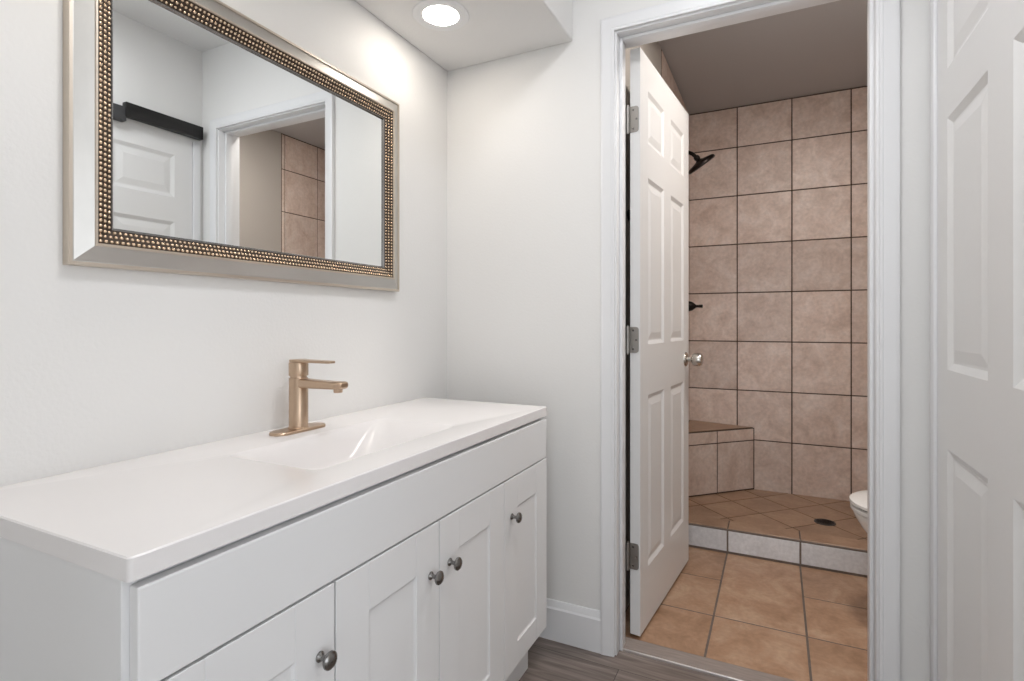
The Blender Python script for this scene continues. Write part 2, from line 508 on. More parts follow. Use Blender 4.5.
box(b, JR - 0.011, JR, 1.762, 1.802, 0, JT, 0.003)
box(b, JL + 0.011, JR - 0.011, 1.762, 1.802, JT - 0.011, JT, 0.003)
# latch strike side groove lip and hinge mortise leafs stay with the door
struct('trim_2', b, M['trim'], 'white door jamb with stop lining the doorway', 'door jamb', smooth=True)
b = BM(); box(b, 0.352, XR, D2Y1, YB - 0.019, 0, 1.98, 0.003)
struct('trim_3', b, M['trim'], 'narrow white casing strip between panelled door and room corner', 'door casing', smooth=True)

# threshold strip
t = thing('threshold_strip', 'grey wood-look threshold strip with bright metal edge on the doorway floor', 'threshold', ((JL + JR) / 2, 1.80, 0))
b = BM(); w = (JR - JL) / 2 - 0.002
prof = [(-0.030, -0.012), (-0.030, 0.006), (-0.024, 0.009), (0.030, 0.010), (0.040, 0.006), (0.040, -0.012)]
loft(b, [[Vector((x, y, z)) for y, z in prof] for x in (-w, w)])
obj('strip', b, M['strip'], t)
b = BM(); box(b, -w, w, -0.036, -0.0302, -0.004, 0.008, 0.0015)
tag(obj('metal_edge', b, M['alu'], t), 'bright metal edge')

# ---------------------------------------------------------------- toilet and shower room
b, tn = tile_bm()
us = [TXL - 0.0, -0.21, 0.094, 0.398, 0.702, TXR]
cells = []
for i, (u0, u1) in enumerate(zip(us, us[1:])):
    vs = [1.84, 2.129, 2.734] if i == 1 else [1.84, 2.127, 2.433, 2.734]
    cells += grid_cells([u0, u1], vs)
tiles(b, tn, (0, 0, -0.0012), (1, 0, 0), (0, 1, 0), rect(TXL - 0.08, TXR + 0.1, 1.832, YC + 0.01), cells, grout=0.0075, h=0.0012, bev=0.0008, bed=0.05)
tile_obj('floor_tiled', b, [M['tile_floor'], M['grout_floor']], 'tan square ceramic floor tiles beyond the doorway', 'floor')

b = BM(); box(b, TXL - 0.08, TXR + 0.1, YC + 0.02, YS + 0.1, -0.06, 0.02)
box(b, TXL - 0.11, JL - 0.019, YB2, YC, -0.06, -0.002)
struct('floor_slab', b, M['grout_floor'], 'concrete bed under the shower floor', 'floor')

# shower floor, diagonal tiles
b, tn = tile_bm()
tiles(b, tn, (0, 0, 0.0568), (1, 0, 0), (0, 1, 0), rect(TXL, TXR, YC + 0.12, YS),
      rot_cells(0.223, 3.207, 0.215, R(45), 9), grout=0.006, h=0.0012, bev=0.0008, bed=0.03)
tile_obj('floor_shower', b, [M['tile_shower'], M['grout']], 'brown diagonal tiles on the raised shower floor', 'floor')

# walls of the shower room
zr = [0.03, 0.362, 0.666, 0.970, 1.274, 1.578, 1.882, 2.186, CEIL - 0.004]
zr0 = [0.03] + zr[1:]
b, tn = tile_bm()
xs = [TXL, -0.222, 0.082, 0.386, 0.690, TXR]
tiles(b, tn, (0, YS, 0), (1, 0, 0), (0, 0, 1), rect(TXL - 0.05, TXR + 0.05, 0.0, CEIL), grid_cells(xs, zr0), grout=0.0065, h=0.004, bed=0.10)
tile_obj('wall_shower_back', b, [M['tile_wall'], M['grout']], 'tiled back wall of the shower in pinkish tan squares', 'wall')
b, tn = tile_bm()   # left shower wall, faces +x : U = -y?  U x V = +x with U=+y, V=+z
ysl = [2.725, 2.748, 3.052, 3.356, YS]
tiles(b, tn, (TXL, 0, 0), (0, 1, 0), (0, 0, 1), rect(2.718, YS, 0.0, CEIL), grid_cells(ysl, zr0), grout=0.0065, h=0.004, bed=0.10)
tile_obj('wall_shower_left', b, [M['tile_wall'], M['grout']], 'tiled left shower wall carrying the shower head', 'wall')
b, tn = tile_bm()   # right shower wall faces -x : U = -y
ysr = [-YS, -3.356, -3.052, -2.748, -2.72]
tiles(b, tn, (TXR, 0, 0), (0, -1, 0), (0, 0, 1), rect(-YS, -2.718, 0.0, CEIL), grid_cells(ysr, zr0), grout=0.0065, h=0.004, bed=0.10)
tile_obj('wall_shower_right', b, [M['tile_wall'], M['grout']], 'tiled right shower wall seen in the mirror', 'wall')
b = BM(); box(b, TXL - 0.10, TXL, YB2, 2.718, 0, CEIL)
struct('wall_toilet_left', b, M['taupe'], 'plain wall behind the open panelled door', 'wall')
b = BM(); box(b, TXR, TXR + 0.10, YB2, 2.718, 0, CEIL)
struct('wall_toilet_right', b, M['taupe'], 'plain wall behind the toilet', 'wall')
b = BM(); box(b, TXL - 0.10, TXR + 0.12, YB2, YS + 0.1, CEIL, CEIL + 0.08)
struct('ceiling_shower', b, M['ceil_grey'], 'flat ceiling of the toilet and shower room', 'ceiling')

# shower curb
t = thing('shower_curb', 'low tiled curb before the shower floor, doorway light painted into its front tiles', 'shower curb', (0, YC, 0))
b = BM(); box(b, TXL, TXR, 0.0035, 0.122, 0.0, 0.108)
obj('core', b, M['grout_floor'], t)
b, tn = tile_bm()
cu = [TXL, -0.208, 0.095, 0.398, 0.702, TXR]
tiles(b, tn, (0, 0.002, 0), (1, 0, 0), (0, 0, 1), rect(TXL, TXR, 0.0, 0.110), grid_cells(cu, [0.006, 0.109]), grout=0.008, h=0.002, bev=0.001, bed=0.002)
tag(tile_obj('front_tiles', b, [M['tile_curb_lit'], M['grout_floor']], None, None, parent=t), 'front tiles with doorway light in their colour')
b, tn = tile_bm()
tiles(b, tn, (0, 0, 0.112), (1, 0, 0), (0, 1, 0), rect(TXL, TXR, 0.0, 0.13), grid_cells(cu, [0.006, 0.128]), grout=0.006, h=0.003, bev=0.0015, bed=0.004)
tag(tile_obj('top_tiles', b, [M['tile_shower'], M['grout_floor']], None, None, parent=t), 'brown top tiles')

# corner bench
t = thing('corner_bench', 'triangular tiled corner seat in the left back of the shower', 'shower bench', (TXL, YS, 0.058))
S = 0.392; ZB = 0.383
b = BM(); prism(b, [(0.006, -0.006), (0.006, -S + 0.008), (S - 0.008, -0.006)][::-1], 0.0, ZB - 0.008)
obj('core', b, M['grout'], t)
b, tn = tile_bm()
d = math.sqrt(0.5); Ld = S * math.sqrt(2)
tiles(b, tn, (0.0, -S, 0), (d, d, 0), (0, 0, 1), rect(0.006, Ld - 0.006, 0.002, ZB - 0.004), grid_cells([0.0, 0.269, Ld - 0.012], [0.005, 0.304, ZB - 0.005]), grout=0.007, h=0.004, bed=0.005)
tile_obj('front_tiles', b, [M['tile_wall'], M['grout']], None, None, parent=t)
b, tn = tile_bm()
tiles(b, tn, (0, 0, ZB - 0.0015), (1, 0, 0), (0, 1, 0), [(0.005, -S + 0.012), (S - 0.012, -0.005), (0.005, -0.005)],
      grid_cells([0, S], [-S, 0]), grout=0.008, h=0.0015, bev=0.0008, bed=0.006)
for v in b.verts: v.co.z += 0.018 * max(0.0, 1 - (v.co.x - v.co.y) / S)   # seat falls towards its front edge
tag(tile_obj('seat_tiles', b, [M['tile_shower'], M['grout']], None, None, parent=t), 'brown seat tiles')

# floor drain
t = thing('floor_drain', 'small round dark drain in the shower floor tiles', 'drain', (0.223, 3.207, 0.058))
b = BM(); lathe(b, [(0.046, 0), (0.050, 0.0), (0.050, 0.002), (0.046, 0.0035), (0.041, 0.0035), (0.041, 0.0)], n=32)
obj('rim', b, M['grey'], t, True)
b = BM()
lathe(b, [(0.0, 0.0005), (0.041, 0.0005)], n=32)
for i in range(-3, 4):
    h = math.sqrt(0.040 ** 2 - (i * 0.011) ** 2)
    box(b, i * 0.011 - 0.0025, i * 0.011 + 0.0025, -h, h, 0.0008, 0.0025)
obj('grate', b, M['bronze'], t)

# ---------------------------------------------------------------- doors
def panel_door(bm, W, T, Hh, cols, rows, rec=0.007, w1=0.013, flat=0.006, w2=0.022, rise=0.005):
    """six panel slab, x 0..W, y 0..T (front = -y side), z 0..H"""
    xs = sorted({0, W, *[c for p in cols for c in p]}); zs = sorted({0, Hh, *[c for p in rows for c in p]})
    for side in (0, 1):
        yy = 0.0 if side == 0 else T
        sg = 1 if side == 0 else -1
        vc = {}
        def V(x, z, dpt=0.0):
            k = (round(x, 5), round(z, 5), round(dpt, 5))
            if k not in vc: vc[k] = bm.verts.new((x, yy + sg * dpt, z))
            return vc[k]
        for x0, x1 in zip(xs, xs[1:]):
            for z0, z1 in zip(zs, zs[1:]):
                if (x0, x1) in cols and (z0, z1) in rows:
                    lv = [(0, 0), (w1, rec), (w1 + flat, rec), (w1 + flat + w2, rec - rise)]
                    for (a, da), (c, dc) in zip(lv, lv[1:]):
                        o4 = [(x0 + a, z0 + a), (x1 - a, z0 + a), (x1 - a, z1 - a), (x0 + a, z1 - a)]
                        i4 = [(x0 + c, z0 + c), (x1 - c, z0 + c), (x1 - c, z1 - c), (x0 + c, z1 - c)]
                        for i in range(4):
                            j = (i + 1) % 4
                            bm.faces.new([V(*o4[i], da), V(*o4[j], da), V(*i4[j], dc), V(*i4[i], dc)])
                    a, da = lv[-1]
                    bm.faces.new([V(x0 + a, z0 + a, da), V(x1 - a, z0 + a, da), V(x1 - a, z1 - a, da), V(x0 + a, z1 - a, da)])
                else:
                    bm.faces.new([V(x0, z0), V(x1, z0), V(x1, z1), V(x0, z1)])
        if side == 0: f0 = vc
        else: f1 = vc
    g = lambda d, x, z: d[(round(x, 5), round(z, 5), 0.0)]
    for a in (0, W):
        for z0, z1 in zip(zs, zs[1:]): bm.faces.new([g(f0, a, z0), g(f0, a, z1), g(f1, a, z1), g(f1, a, z0)])
    for a in (0, Hh):
        for x0, x1 in zip(xs, xs[1:]): bm.faces.new([g(f0, x0, a), g(f0, x1, a), g(f1, x1, a), g(f1, x0, a)])

DW, DT = 0.698, 0.035
door = thing('door_1', 'white six panel door standing open into the shower room', 'door', (-0.419, 1.850, 0.014), R(85))
door['kind'] = 'structure'
b = BM()
panel_door(b, DW, DT, 2.014, [(0.090, 0.297), (0.395, 0.605)], [(0.205, 0.815), (0.995, 1.588), (1.710, 1.897)])
obj('slab', b, M['door'], door)
for zc in (1.785, 1.027, 0.283):
    z0 = zc - 0.014
    hb = BM()
    # leaf on the hinge edge with rounded outer corners
    r = 0.010; y0, y1, hh = DT + 0.002, 0.0045, 0.0445
    pts = [(y0, -hh), (y0, hh)]
    for k in range(5): a = R(90) * k / 4; pts.append((y1 + r - r * math.sin(a), hh - r + r * math.cos(a)))
    for k in range(5): a = R(90) * k / 4; pts.append((y1 + r - r * math.cos(a), -hh + r - r * math.sin(a)))
    va = [hb.verts.new((-0.0005, y, z0 + z)) for y, z in pts]; vb = [hb.verts.new((-0.003, y, z0 + z)) for y, z in pts]
    hb.faces.new(va); hb.faces.new(vb[::-1])
    for i in range(len(pts)): hb.faces.new([va[i], va[(i + 1) % len(pts)], vb[(i + 1) % len(pts)], vb[i]])
    h = obj('hinge', hb, M['hinge'], door)
    kb = BM()
    lathe(kb, [(0, -0.050), (0.004, -0.049), (0.004, -0.0455), (0.0062, -0.0445), (0.0062, -0.015), (0.0055, -0.0145), (0.0062, -0.014), (0.0062, 0.014), (0.0055, 0.0145), (0.0062, 0.015), (0.0062, 0.0445), (0.004, 0.0455), (0.004, 0.049), (0, 0.050)], (-0.008, DT + 0.006, z0), n=14)
    obj('hinge_knuckle', kb, M['hinge'], h, True)
    sb = BM()
    for yy, zz in ((0.024, 0.032), (0.013, 0.0), (0.024, -0.032)):
        lathe(sb, [(0.0038, 0.0028), (0.0034, 0.0038), (0.0018, 0.0040), (0.0, 0.0030)], (0, yy, z0 + zz), '-X', 10)
    obj('screw', sb, M['pewter'], h, True)
# knob on both faces
kz = 0.925 - 0.014
for side, ax, yy in ((0, '-Y', 0.0), (1, 'Y', DT)):
    kb = BM()
    lathe(kb, [(0, 0), (0.032, 0.0), (0.032, 0.003), (0.029, 0.007), (0.018, 0.010), (0.013, 0.012)], (0.638, yy, kz), ax, 28)
    kr = obj('knob_rose', kb, M['nickel'], door, True)
    kb = BM()
    lathe(kb, [(0.012, 0.010), (0.0105, 0.020), (0.0115, 0.026), (0.024, 0.033), (0.0280, 0.040), (0.0288, 0.050), (0.0282, 0.063), (0.025, 0.070), (0.018, 0.073), (0.0, 0.074)], (0.638, yy, kz), ax, 28)
    obj('knob', kb, M['nickel'], kr, True)
lb = BM(); box(lb, DW - 0.001, DW + 0.0012, 0.006, 0.029, kz - 0.028, kz + 0.028, 0.0005)
box(lb, DW, DW + 0.010, 0.012, 0.023, kz - 0.008, kz + 0.008, 0.002)
obj('latch', lb, M['nickel'], door)

d2 = thing('door_2', 'white six panel door closed in the right wall, nearest the viewer', 'door', (0.360, 1.675, 0.004), R(-90))
d2['kind'] = 'structure'
b = BM()
panel_door(b, 0.826, 0.035, 1.989, [(0.085, 0.357), (0.479, 0.741)], [(0.205, 0.785), (0.971, 1.562), (1.677, 1.880)], rec=0.008, w1=0.016, flat=0.006, w2=0.026)
obj('slab', b, M['door'], d2)

# black rail above the closet door (seen in the mirror)
t = thing('wall_rail', 'flat black rail fixed above the panelled door, seen in the mirror', 'rail', (0.350, 1.54, 1.985))
b = BM(); box(b, -0.032, -0.002, -0.185, 0.165, 0.0, 0.062, 0.002)
obj('rail_bar', b, M['black'], t, True)
for y0, y1, z0, z1, mm in ((0.150, 0.172, 0.012, 0.052, 'black'), (-0.245, -0.180, -0.012, 0.040, 'grey')):
    b = BM()
    if y0 > 0: box(b, -0.020, 0.002, y0, y1, z0, z1, 0.002)
    else:
        box(b, -0.026, 0.0085, y0, y1, -0.022, z1, 0.002); box(b, 0.008, 0.017, y0 + 0.004, y1 - 0.004, 0.014, z1 - 0.002, 0.001)
    obj('end_bracket', b, M[mm], t, True)

# ---------------------------------------------------------------- vanity
VX, VY0, VY1, VZ = -0.668, 0.355, 1.576, 0.794
van = thing('vanity_cabinet', 'white vanity cabinet with four panelled doors under the sink top', 'cabinet', (-0.88, (VY0 + VY1) / 2, 0))
vx0, vyc = -0.88, (VY0 + VY1) / 2
def vb(bm, x0, x1, y0, y1, z0, z1, bev=0.0015): box(bm, x0 - vx0, x1 - vx0, y0 - vyc, y1 - vyc, z0, z1, bev)
b = BM()
vb(b, XL + 0.002, VX, VY0, VY0 + 0.018, 0.0, VZ); vb(b, XL + 0.002, VX, VY1 - 0.018, VY1, 0.127, VZ)
vb(b, XL + 0.002, VX - 0.002, VY0 + 0.018, VY1 - 0.018, 0.127, 0.145)
vb(b, XL + 0.002, XL + 0.012, VY0 + 0.018, VY1 - 0.018, 0.145, VZ)
vb(b, VX - 0.020, VX - 0.002, VY0 + 0.018, VY1 - 0.018, 0.640, VZ)
vb(b, VX - 0.020, VX - 0.004, VY0 + 0.018, VY1 - 0.018, 0.145, 0.180)
for yy in (0.668, 0.9725, 1.281): vb(b, VX - 0.020, VX - 0.003, yy - 0.02, yy + 0.02, 0.145, 0.660)
obj('carcass', b, M['cabinet'], van)
b = BM(); vb(b, -1.10, -0.702, VY0 + 0.03, 1.547, 0.0, 0.127)
obj('plinth', b, M['cabinet'], van)
b = BM(); vb(b, VX, VX + 0.018, VY0 + 0.008, VY1 - 0.004, 0.664, 0.784, 0.0022)
obj('drawer_front', b, M['cabinet'], van)
def shaker(bm, y0, y1, z0, z1, fr=0.080, top=0.086, bot=0.066, rec=0.0045):
    xb, xf = VX + 0.0004, VX + 0.018
    vb(bm, xb, xf, y0, y0 + fr, z0, z1, 0.0012); vb(bm, xb, xf, y1 - fr, y1, z0, z1, 0.0012)
    vb(bm, xb, xf - 0.0002, y0 + fr, y1 - fr, z1 - top, z1, 0.0012); vb(bm, xb, xf - 0.0002, y0 + fr, y1 - fr, z0, z0 + bot, 0.0012)
    # recessed panel with a sloped bead round it
    ly0, ly1, lz0, lz1 = y0 + fr - vyc, y1 - fr - vyc, z0 + bot, z1 - top
    rg = lambda a, x: [Vector((x - vx0, ly0 + a, lz0 + a)), Vector((x - vx0, ly1 - a, lz0 + a)), Vector((x - vx0, ly1 - a, lz1 - a)), Vector((x - vx0, ly0 + a, lz1 - a))]
    loft(bm, [rg(-0.002, xb + 0.002), rg(-0.0005, xf - 0.002), rg(0.005, xf - rec)])
def knob_bm(y, z):
    kb = BM()
    lathe(kb, [(0, 0.0), (0.0085, 0.0), (0.0085, 0.002), (0.0065, 0.004), (0.0045, 0.006), (0.0042, 0.013), (0.006, 0.016),
               (0.0125, 0.0185), (0.0142, 0.021), (0.0138, 0.024), (0.0105, 0.0270), (0.005, 0.0285), (0, 0.0288)],
          (VX + 0.018 - vx0, y - vyc, z), 'X', 24)
    return kb
for (y0, y1, ky) in ((VY0 + 0.008, 0.6660, 0.634), (0.6700, 0.971, 0.939), (0.974, 1.2795, 1.012), (1.2825, VY1 - 0.002, 1.324)):
    b = BM(); shaker(b, y0, y1, 0.130, 0.660)
    dd = obj('cabinet_door', b, M['cabinet'], van)
    obj('cabinet_knob', knob_bm(ky, 0.5565), M['pewter'], dd, True)

# ---------------------------------------------------------------- sink top with integrated basin
tx0, tx1, ty0, ty1, tz0, tz1 = XL + 0.001, -0.650, 0.353, 1.578, 0.7940, 0.8220
top = thing('sink_top', 'glossy white sink countertop with integrated rectangular basin on the vanity', 'countertop', (-0.88, vyc, tz0))
b = BM()
bx0, bx1, by0, by1 = -0.985, -0.735, 0.708, 1.187
def rrect(x0, x1, y0, y1, r, z, n=6):
    pts = []
    for cx, cy, a0 in ((x1 - r, y1 - r, 0), (x0 + r, y1 - r, 90), (x0 + r, y0 + r, 180), (x1 - r, y0 + r, 270)):
        for k in range(n + 1):
            a = R(a0 + 90 * k / n); pts.append(Vector((cx + r * math.cos(a) - (-0.88), cy + r * math.sin(a) - vyc, z - tz0)))
    return pts
outer = [rrect(tx0, tx1, ty0, ty1, 0.006, tz0), rrect(tx0, tx1, ty0, ty1, 0.006, tz1 - 0.002), rrect(tx0 + 0.002, tx1 - 0.002, ty0 + 0.002, ty1 - 0.002, 0.005, tz1)]
loft(b, outer, cap0=False, cap1=False)
b.verts.ensure_lookup_table()
# basin: steep back (faucet side), long sloped ends
bas = [(bx0, bx1, by0, by1, 0.020, tz1), (bx0 + .003, bx1 - .004, by0 + .005, by1 - .005, 0.020, tz1 - .0012), (bx0 + .010, bx1 - .012, by0 + .018, by1 - .020, 0.032, tz1 - .010),
       (bx0 + .018, bx1 - .030, by0 + .050, by1 - .055, 0.055, tz1 - .035), (bx0 + .030, bx1 - .050, by0 + .085, by1 - .090, 0.075, tz1 - .068),
       (bx0 + .045, bx1 - .070, by0 + .120, by1 - .125, 0.062, tz1 - .088), (bx0 + .070, bx1 - .085, by0 + .160, by1 - .160, 0.045, tz1 - .094)]
rings = [rrect(*q) for q in bas]
loft(b, rings, cap0=False, cap1=True)
# bridge top face between slab rim and basin rim: both rings have 28 points
n = 28
def find(p):
    return min(b.verts, key=lambda v: (v.co - p).length)
oi = [find(p) for p in outer[-1]]; ii = [find(p) for p in rings[0]]
for i in range(n):
    j = (i + 1) % n
    b.faces.new([oi[i], oi[j], ii[j], ii[i]])
# underside
loft(b, [outer[0], rrect(bx0 - .01, bx1 + .01, by0 - .01, by1 + .01, 0.03, tz0 + 0.001),
         rrect(bx0 - .01, bx1 + .01, by0 - .01, by1 + .01, 0.03, tz1 - .11)], cap0=False, cap1=True)
bmesh.ops.remove_doubles(b, verts=b.verts[:], dist=1e-5)
obj('top_slab', b, M['counter'], top, True)
b = BM(); lathe(b, [(0, -0.002), (0.020, -0.002), (0.022, 0.0), (0.021, 0.0015), (0.016, 0.001), (0.014, 0.004), (0.0, 0.006)], (-0.865 + 0.88, 0.9475 - vyc, tz1 - .094 - tz0 + 0.002), n=24)
tag(obj('sink_drain', b, M['gold'], top, True), 'gold drain')

# ---------------------------------------------------------------- faucet
fx, fy, fz = -1.051, 0.957, tz1
fa = thing('faucet', 'brushed champagne gold single lever faucet on oval plate behind the basin', 'faucet', (fx, fy, fz))
def stadium(l, w, z, n=10):
    pts = []
    for s in (1, -1):
        for k in range(n + 1):
            a = R(-90 + 180 * k / n) + (0 if s > 0 else math.pi)
            pts.append(Vector((-(w / 2) * math.sin(a), s * (l / 2 - w / 2) + (w / 2) * math.cos(a), z)))
    return pts
b = BM(); loft(b, [stadium(0.156, 0.052, 0.0003), stadium(0.156, 0.052, 0.005), stadium(0.153, 0.049, 0.0068), stadium(0.146, 0.042, 0.0072)])
obj('base_plate', b, M['gold'], fa, True)
b = BM(); lathe(b, [(0.0245, 0.006), (0.0245, 0.009), (0.0225, 0.0105), (0.0222, 0.128), (0.0212, 0.1295), (0.0195, 0.130), (0.0195, 0.135)], n=40)
obj('body', b, M['gold'], fa, True)
b = BM()
def rr2(w, h, r, x, z, tilt=0.0, n=4):
    pts = []
    for cy, cz, a0 in ((w / 2 - r, h / 2 - r, 0), (-w / 2 + r, h / 2 - r, 90), (-w / 2 + r, -h / 2 + r, 180), (w / 2 - r, -h / 2 + r, 270)):
        for k in range(n + 1):
            a = R(a0 + 90 * k / n); pts.append(Vector((x, cy + r * math.cos(a), z + cz + r * math.sin(a))))
    return pts
loft(b, [rr2(0.032, 0.022, 0.005, 0.010, 0.117), rr2(0.032, 0.020, 0.005, 0.06, 0.1165), rr2(0.032, 0.018, 0.005, 0.110, 0.1165),
         rr2(0.032, 0.0175, 0.006, 0.140, 0.1170), rr2(0.030, 0.015, 0.006, 0.145, 0.1175), rr2(0.024, 0.009, 0.004, 0.148, 0.118)])
sp = obj('spout', b, M['gold'], fa, True)
b = BM(); lathe(b, [(0, 0.100), (0.0095, 0.100), (0.0105, 0.1015), (0.0105, 0.110)], (0.128, 0, 0), n=24)
obj('aerator', b, M['gold'], sp, True)
b = BM(); lathe(b, [(0.0222, 0.1345), (0.0228, 0.136), (0.0228, 0.166), (0.0222, 0.1675), (0.0, 0.1675)], n=40)
hd = obj('handle', b, M['gold'], fa, True)
b = BM()
loft(b, [[Vector(p) for p in ((x, -w, 0.1676), (x, w, 0.1676), (x, w, 0.1676 + th), (x, -w, 0.1676 + th))] for x, w, th in
         ((-0.0215, 0.008, 0.005), (-0.014, 0.0165, 0.0065), (0.0, 0.0215, 0.0070), (0.018, 0.0165, 0.0065), (0.055, 0.0140, 0.0060), (0.105, 0.0125, 0.0055), (0.110, 0.010, 0.0045))])
bmesh.ops.bevel(b, geom=b.edges[:], offset=0.001, segments=1, affect='EDGES')
obj('lever', b, M['gold'], hd)

# ---------------------------------------------------------------- mirror
MY0, MY1, MZ0, MZ1 = 0.502, 1.412, 1.187, 1.795
mi = thing('wall_mirror', 'large wall mirror in champagne silver frame with beaded inner edge', 'mirror', (XL + 0.0005, (MY0 + MY1) / 2, MZ0), -0.0041)
myc = (MY0 + MY1) / 2
def ringp(a, x):   # rectangle inset by a at distance x from the wall
    return [Vector((x, MY0 + a - myc, a)), Vector((x, MY1 - a - myc, a)), Vector((x, MY1 - a - myc, MZ1 - MZ0 - a)), Vector((x, MY0 + a - myc, MZ1 - MZ0 - a))]
def frame_loft(bm, prof):
    vr = [[bm.verts.new(p) for p in ringp(a, x)] for a, x in prof]
    for r0, r1 in zip(vr, vr[1:]):
        for i in range(4):
            j = (i + 1) % 4
            bm.faces.new([r0[i], r0[j], r1[j], r1[i]])
b = BM(); frame_loft(b, [(0.0065, 0.002), (0.0065, 0.019), (0.009, 0.019), (0.0365, 0.030), (0.0365, 0.002), (0.0065, 0.002)])
fr = obj('frame', b, M['frame'], mi)
for pr in ([(0.0, 0.002), (0.0, 0.020), (0.001, 0.022), (0.0060, 0.022), (0.0070, 0.0185), (0.0070, 0.002), (0.0, 0.002)],
           [(0.0360, 0.002), (0.0360, 0.030), (0.0372, 0.032), (0.0405, 0.032), (0.0415, 0.030), (0.0415, 0.002), (0.0360, 0.002)]):
    b = BM(); frame_loft(b, pr)
    tag(obj('frame_lip', b, M['lip'], fr), 'warm champagne edge')
b = BM(); frame_loft(b, [(0.0415, 0.002), (0.0415, 0.0280), (0.0695, 0.0165), (0.0695, 0.002), (0.0415, 0.002)])
bed = obj('bead_bed', b, M['beadbed'], mi)
b = BM(); frame_loft(b, [(0.0695, 0.002), (0.0695, 0.0175), (0.0715, 0.0175), (0.0745, 0.0125), (0.0745, 0.002), (0.0695, 0.002)])
obj('inner_lip', b, M['pewter'], mi)
# beads: three rows of small domes
verts, faces = [], []
hemi = []
for r_, h_ in ((1.0, 0.0), (0.86, 0.5), (0.5, 0.87)):
    for k in range(8): hemi.append((r_ * math.cos(k * math.pi / 4), r_ * math.sin(k * math.pi / 4), h_))
hemi.append((0, 0, 1.0))
hf = []
for q in range(2):
    for k in range(8): hf.append((q * 8 + k, q * 8 + (k + 1) % 8, q * 8 + 8 + (k + 1) % 8, q * 8 + 8 + k))
for k in range(8): hf.append((16 + k, 16 + (k + 1) % 8, 24))
for a, rad in ((0.0464, 0.0037), (0.0556, 0.0036), (0.0645, 0.0033)):
    x = 0.0280 - (a - 0.0415) * (0.0115 / 0.028) - 0.0004
    Wy, Hz = MY1 - MY0 - 2 * a, MZ1 - MZ0 - 2 * a
    ny, nz = round(Wy / 0.0094), round(Hz / 0.0094)
    pts = []
    for i in range(ny): pts.append((MY0 + a + Wy * i / ny, a)); pts.append((MY1 - a - Wy * i / ny, MZ1 - MZ0 - a))
    for i in range(nz): pts.append((MY1 - a, a + Hz * i / nz)); pts.append((MY0 + a, MZ1 - MZ0 - a - Hz * i / nz))
    for y, z in pts:
        n0 = len(verts)
        for hx, hy, hz in hemi: verts.append((x + hz * rad, y - myc + hx * rad, z + hy * rad))
        for f in hf: faces.append(tuple(n0 + i for i in f))
me = bpy.data.meshes.new('beading'); me.from_pydata(verts, [], faces); me.materials.append(M['bead'])
for p in me.polygons: p.use_smooth = True
bo = bpy.data.objects.new('beading', me); COL.objects.link(bo); bo.parent = bed
tag(bo, 'rows of small champagne beads')
b = BM(); a = 0.0747; x = 0.012
box(b, 0.004, x, MY0 + a - myc, MY1 - a - myc, a, MZ1 - MZ0 - a)
obj('mirror_glass', b, M['mirror'], mi)

# ---------------------------------------------------------------- recessed lamp in the soffit, plus an added one out of view
for ly, lab in ((1.402, 'round lit recessed ceiling light in the soffit near the back wall corner'), (0.530, 'added unseen round recessed light in the soffit above the near end of the vanity')):
    t = thing('recessed_light', lab, 'ceiling light', (-0.932, ly, SOF_Z))
    b = BM(); lathe(b, [(0.055, -0.001), (0.056, -0.003), (0.078, -0.0045), (0.086, -0.003), (0.088, -0.0005), (0.055, -0.0005)], n=48)
    obj('trim_ring', b, M['trim'], t, True)
    b = BM(); lathe(b, [(0, -0.0012), (0.0555, -0.0012), (0.0555, -0.0006), (0, -0.0006)], n=40)
    obj('lens', b, M['lens'], t)

t = thing('added_flush_light', 'added flat round white ceiling lamp over the aisle, out of view beside the soffit', 'ceiling light', (-0.13, 0.85, CEIL))  # added out of view as main light for the aisle
b = BM(); lathe(b, [(0.19, -0.0005), (0.20, -0.0005), (0.20, -0.03), (0.185, -0.034), (0.185, -0.030)], n=48)
obj('trim_ring', b, M['trim'], t, True)
b = BM(); lathe(b, [(0, -0.036), (0.12, -0.035), (0.184, -0.030), (0.184, -0.004), (0, -0.004)], n=40)
obj('lens', b, M['lens_fill_hall'], t, True)

t = thing('added_flush_light', 'added flat round ceiling lamp in the toilet room, hidden above the doorway', 'ceiling light', (0.25, 2.12, CEIL))  # added out of view to brighten the tiled room
b = BM(); lathe(b, [(0.13, -0.0005), (0.14, -0.0005), (0.14, -0.025), (0.13, -0.028), (0.13, -0.024)], n=40)
obj('trim_ring', b, M['trim'], t, True)
b = BM(); lathe(b, [(0, -0.030), (0.09, -0.028), (0.129, -0.024), (0.129, -0.004), (0, -0.004)], n=40)
obj('lens', b, M['lens_fill_toilet'], t, True)

# ---------------------------------------------------------------- shower head and valve
t = thing('wall_shower', 'dark bronze shower head on a bent arm at the left shower wall', 'shower', (TXL + 0.004, 3.20, 2.06))
b = BM(); lathe(b, [(0.0, 0.0), (0.030, 0.0), (0.029, 0.004), (0.018, 0.010), (0.012, 0.012)], axis='X', n=24)
obj('flange', b, M['bronze'], t, True)
b = BM(); tube(b, [(0.004, 0, 0), (0.03, 0, 0.002), (0.055, 0, -0.003), (0.078, 0, -0.016), (0.098, 0, -0.036)], 0.0105, 14)
obj('arm', b, M['bronze'], t, True)
HEAD_M = Matrix.Translation((0.096, 0, -0.032)) @ Vector((0, 0, -1)).rotation_difference(Vector((0.52, 0.26, -0.81))).to_matrix().to_4x4()
hb = BM()
lathe(hb, [(0, 0.0), (0.013, 0.0), (0.016, 0.006), (0.017, 0.016), (0.014, 0.022), (0.013, 0.026), (0.024, 0.032), (0.040, 0.036), (0.070, 0.042), (0.080, 0.047), (0.083, 0.053), (0.083, 0.063), (0.078, 0.066), (0.066, 0.0645), (0, 0.0645)], n=36)
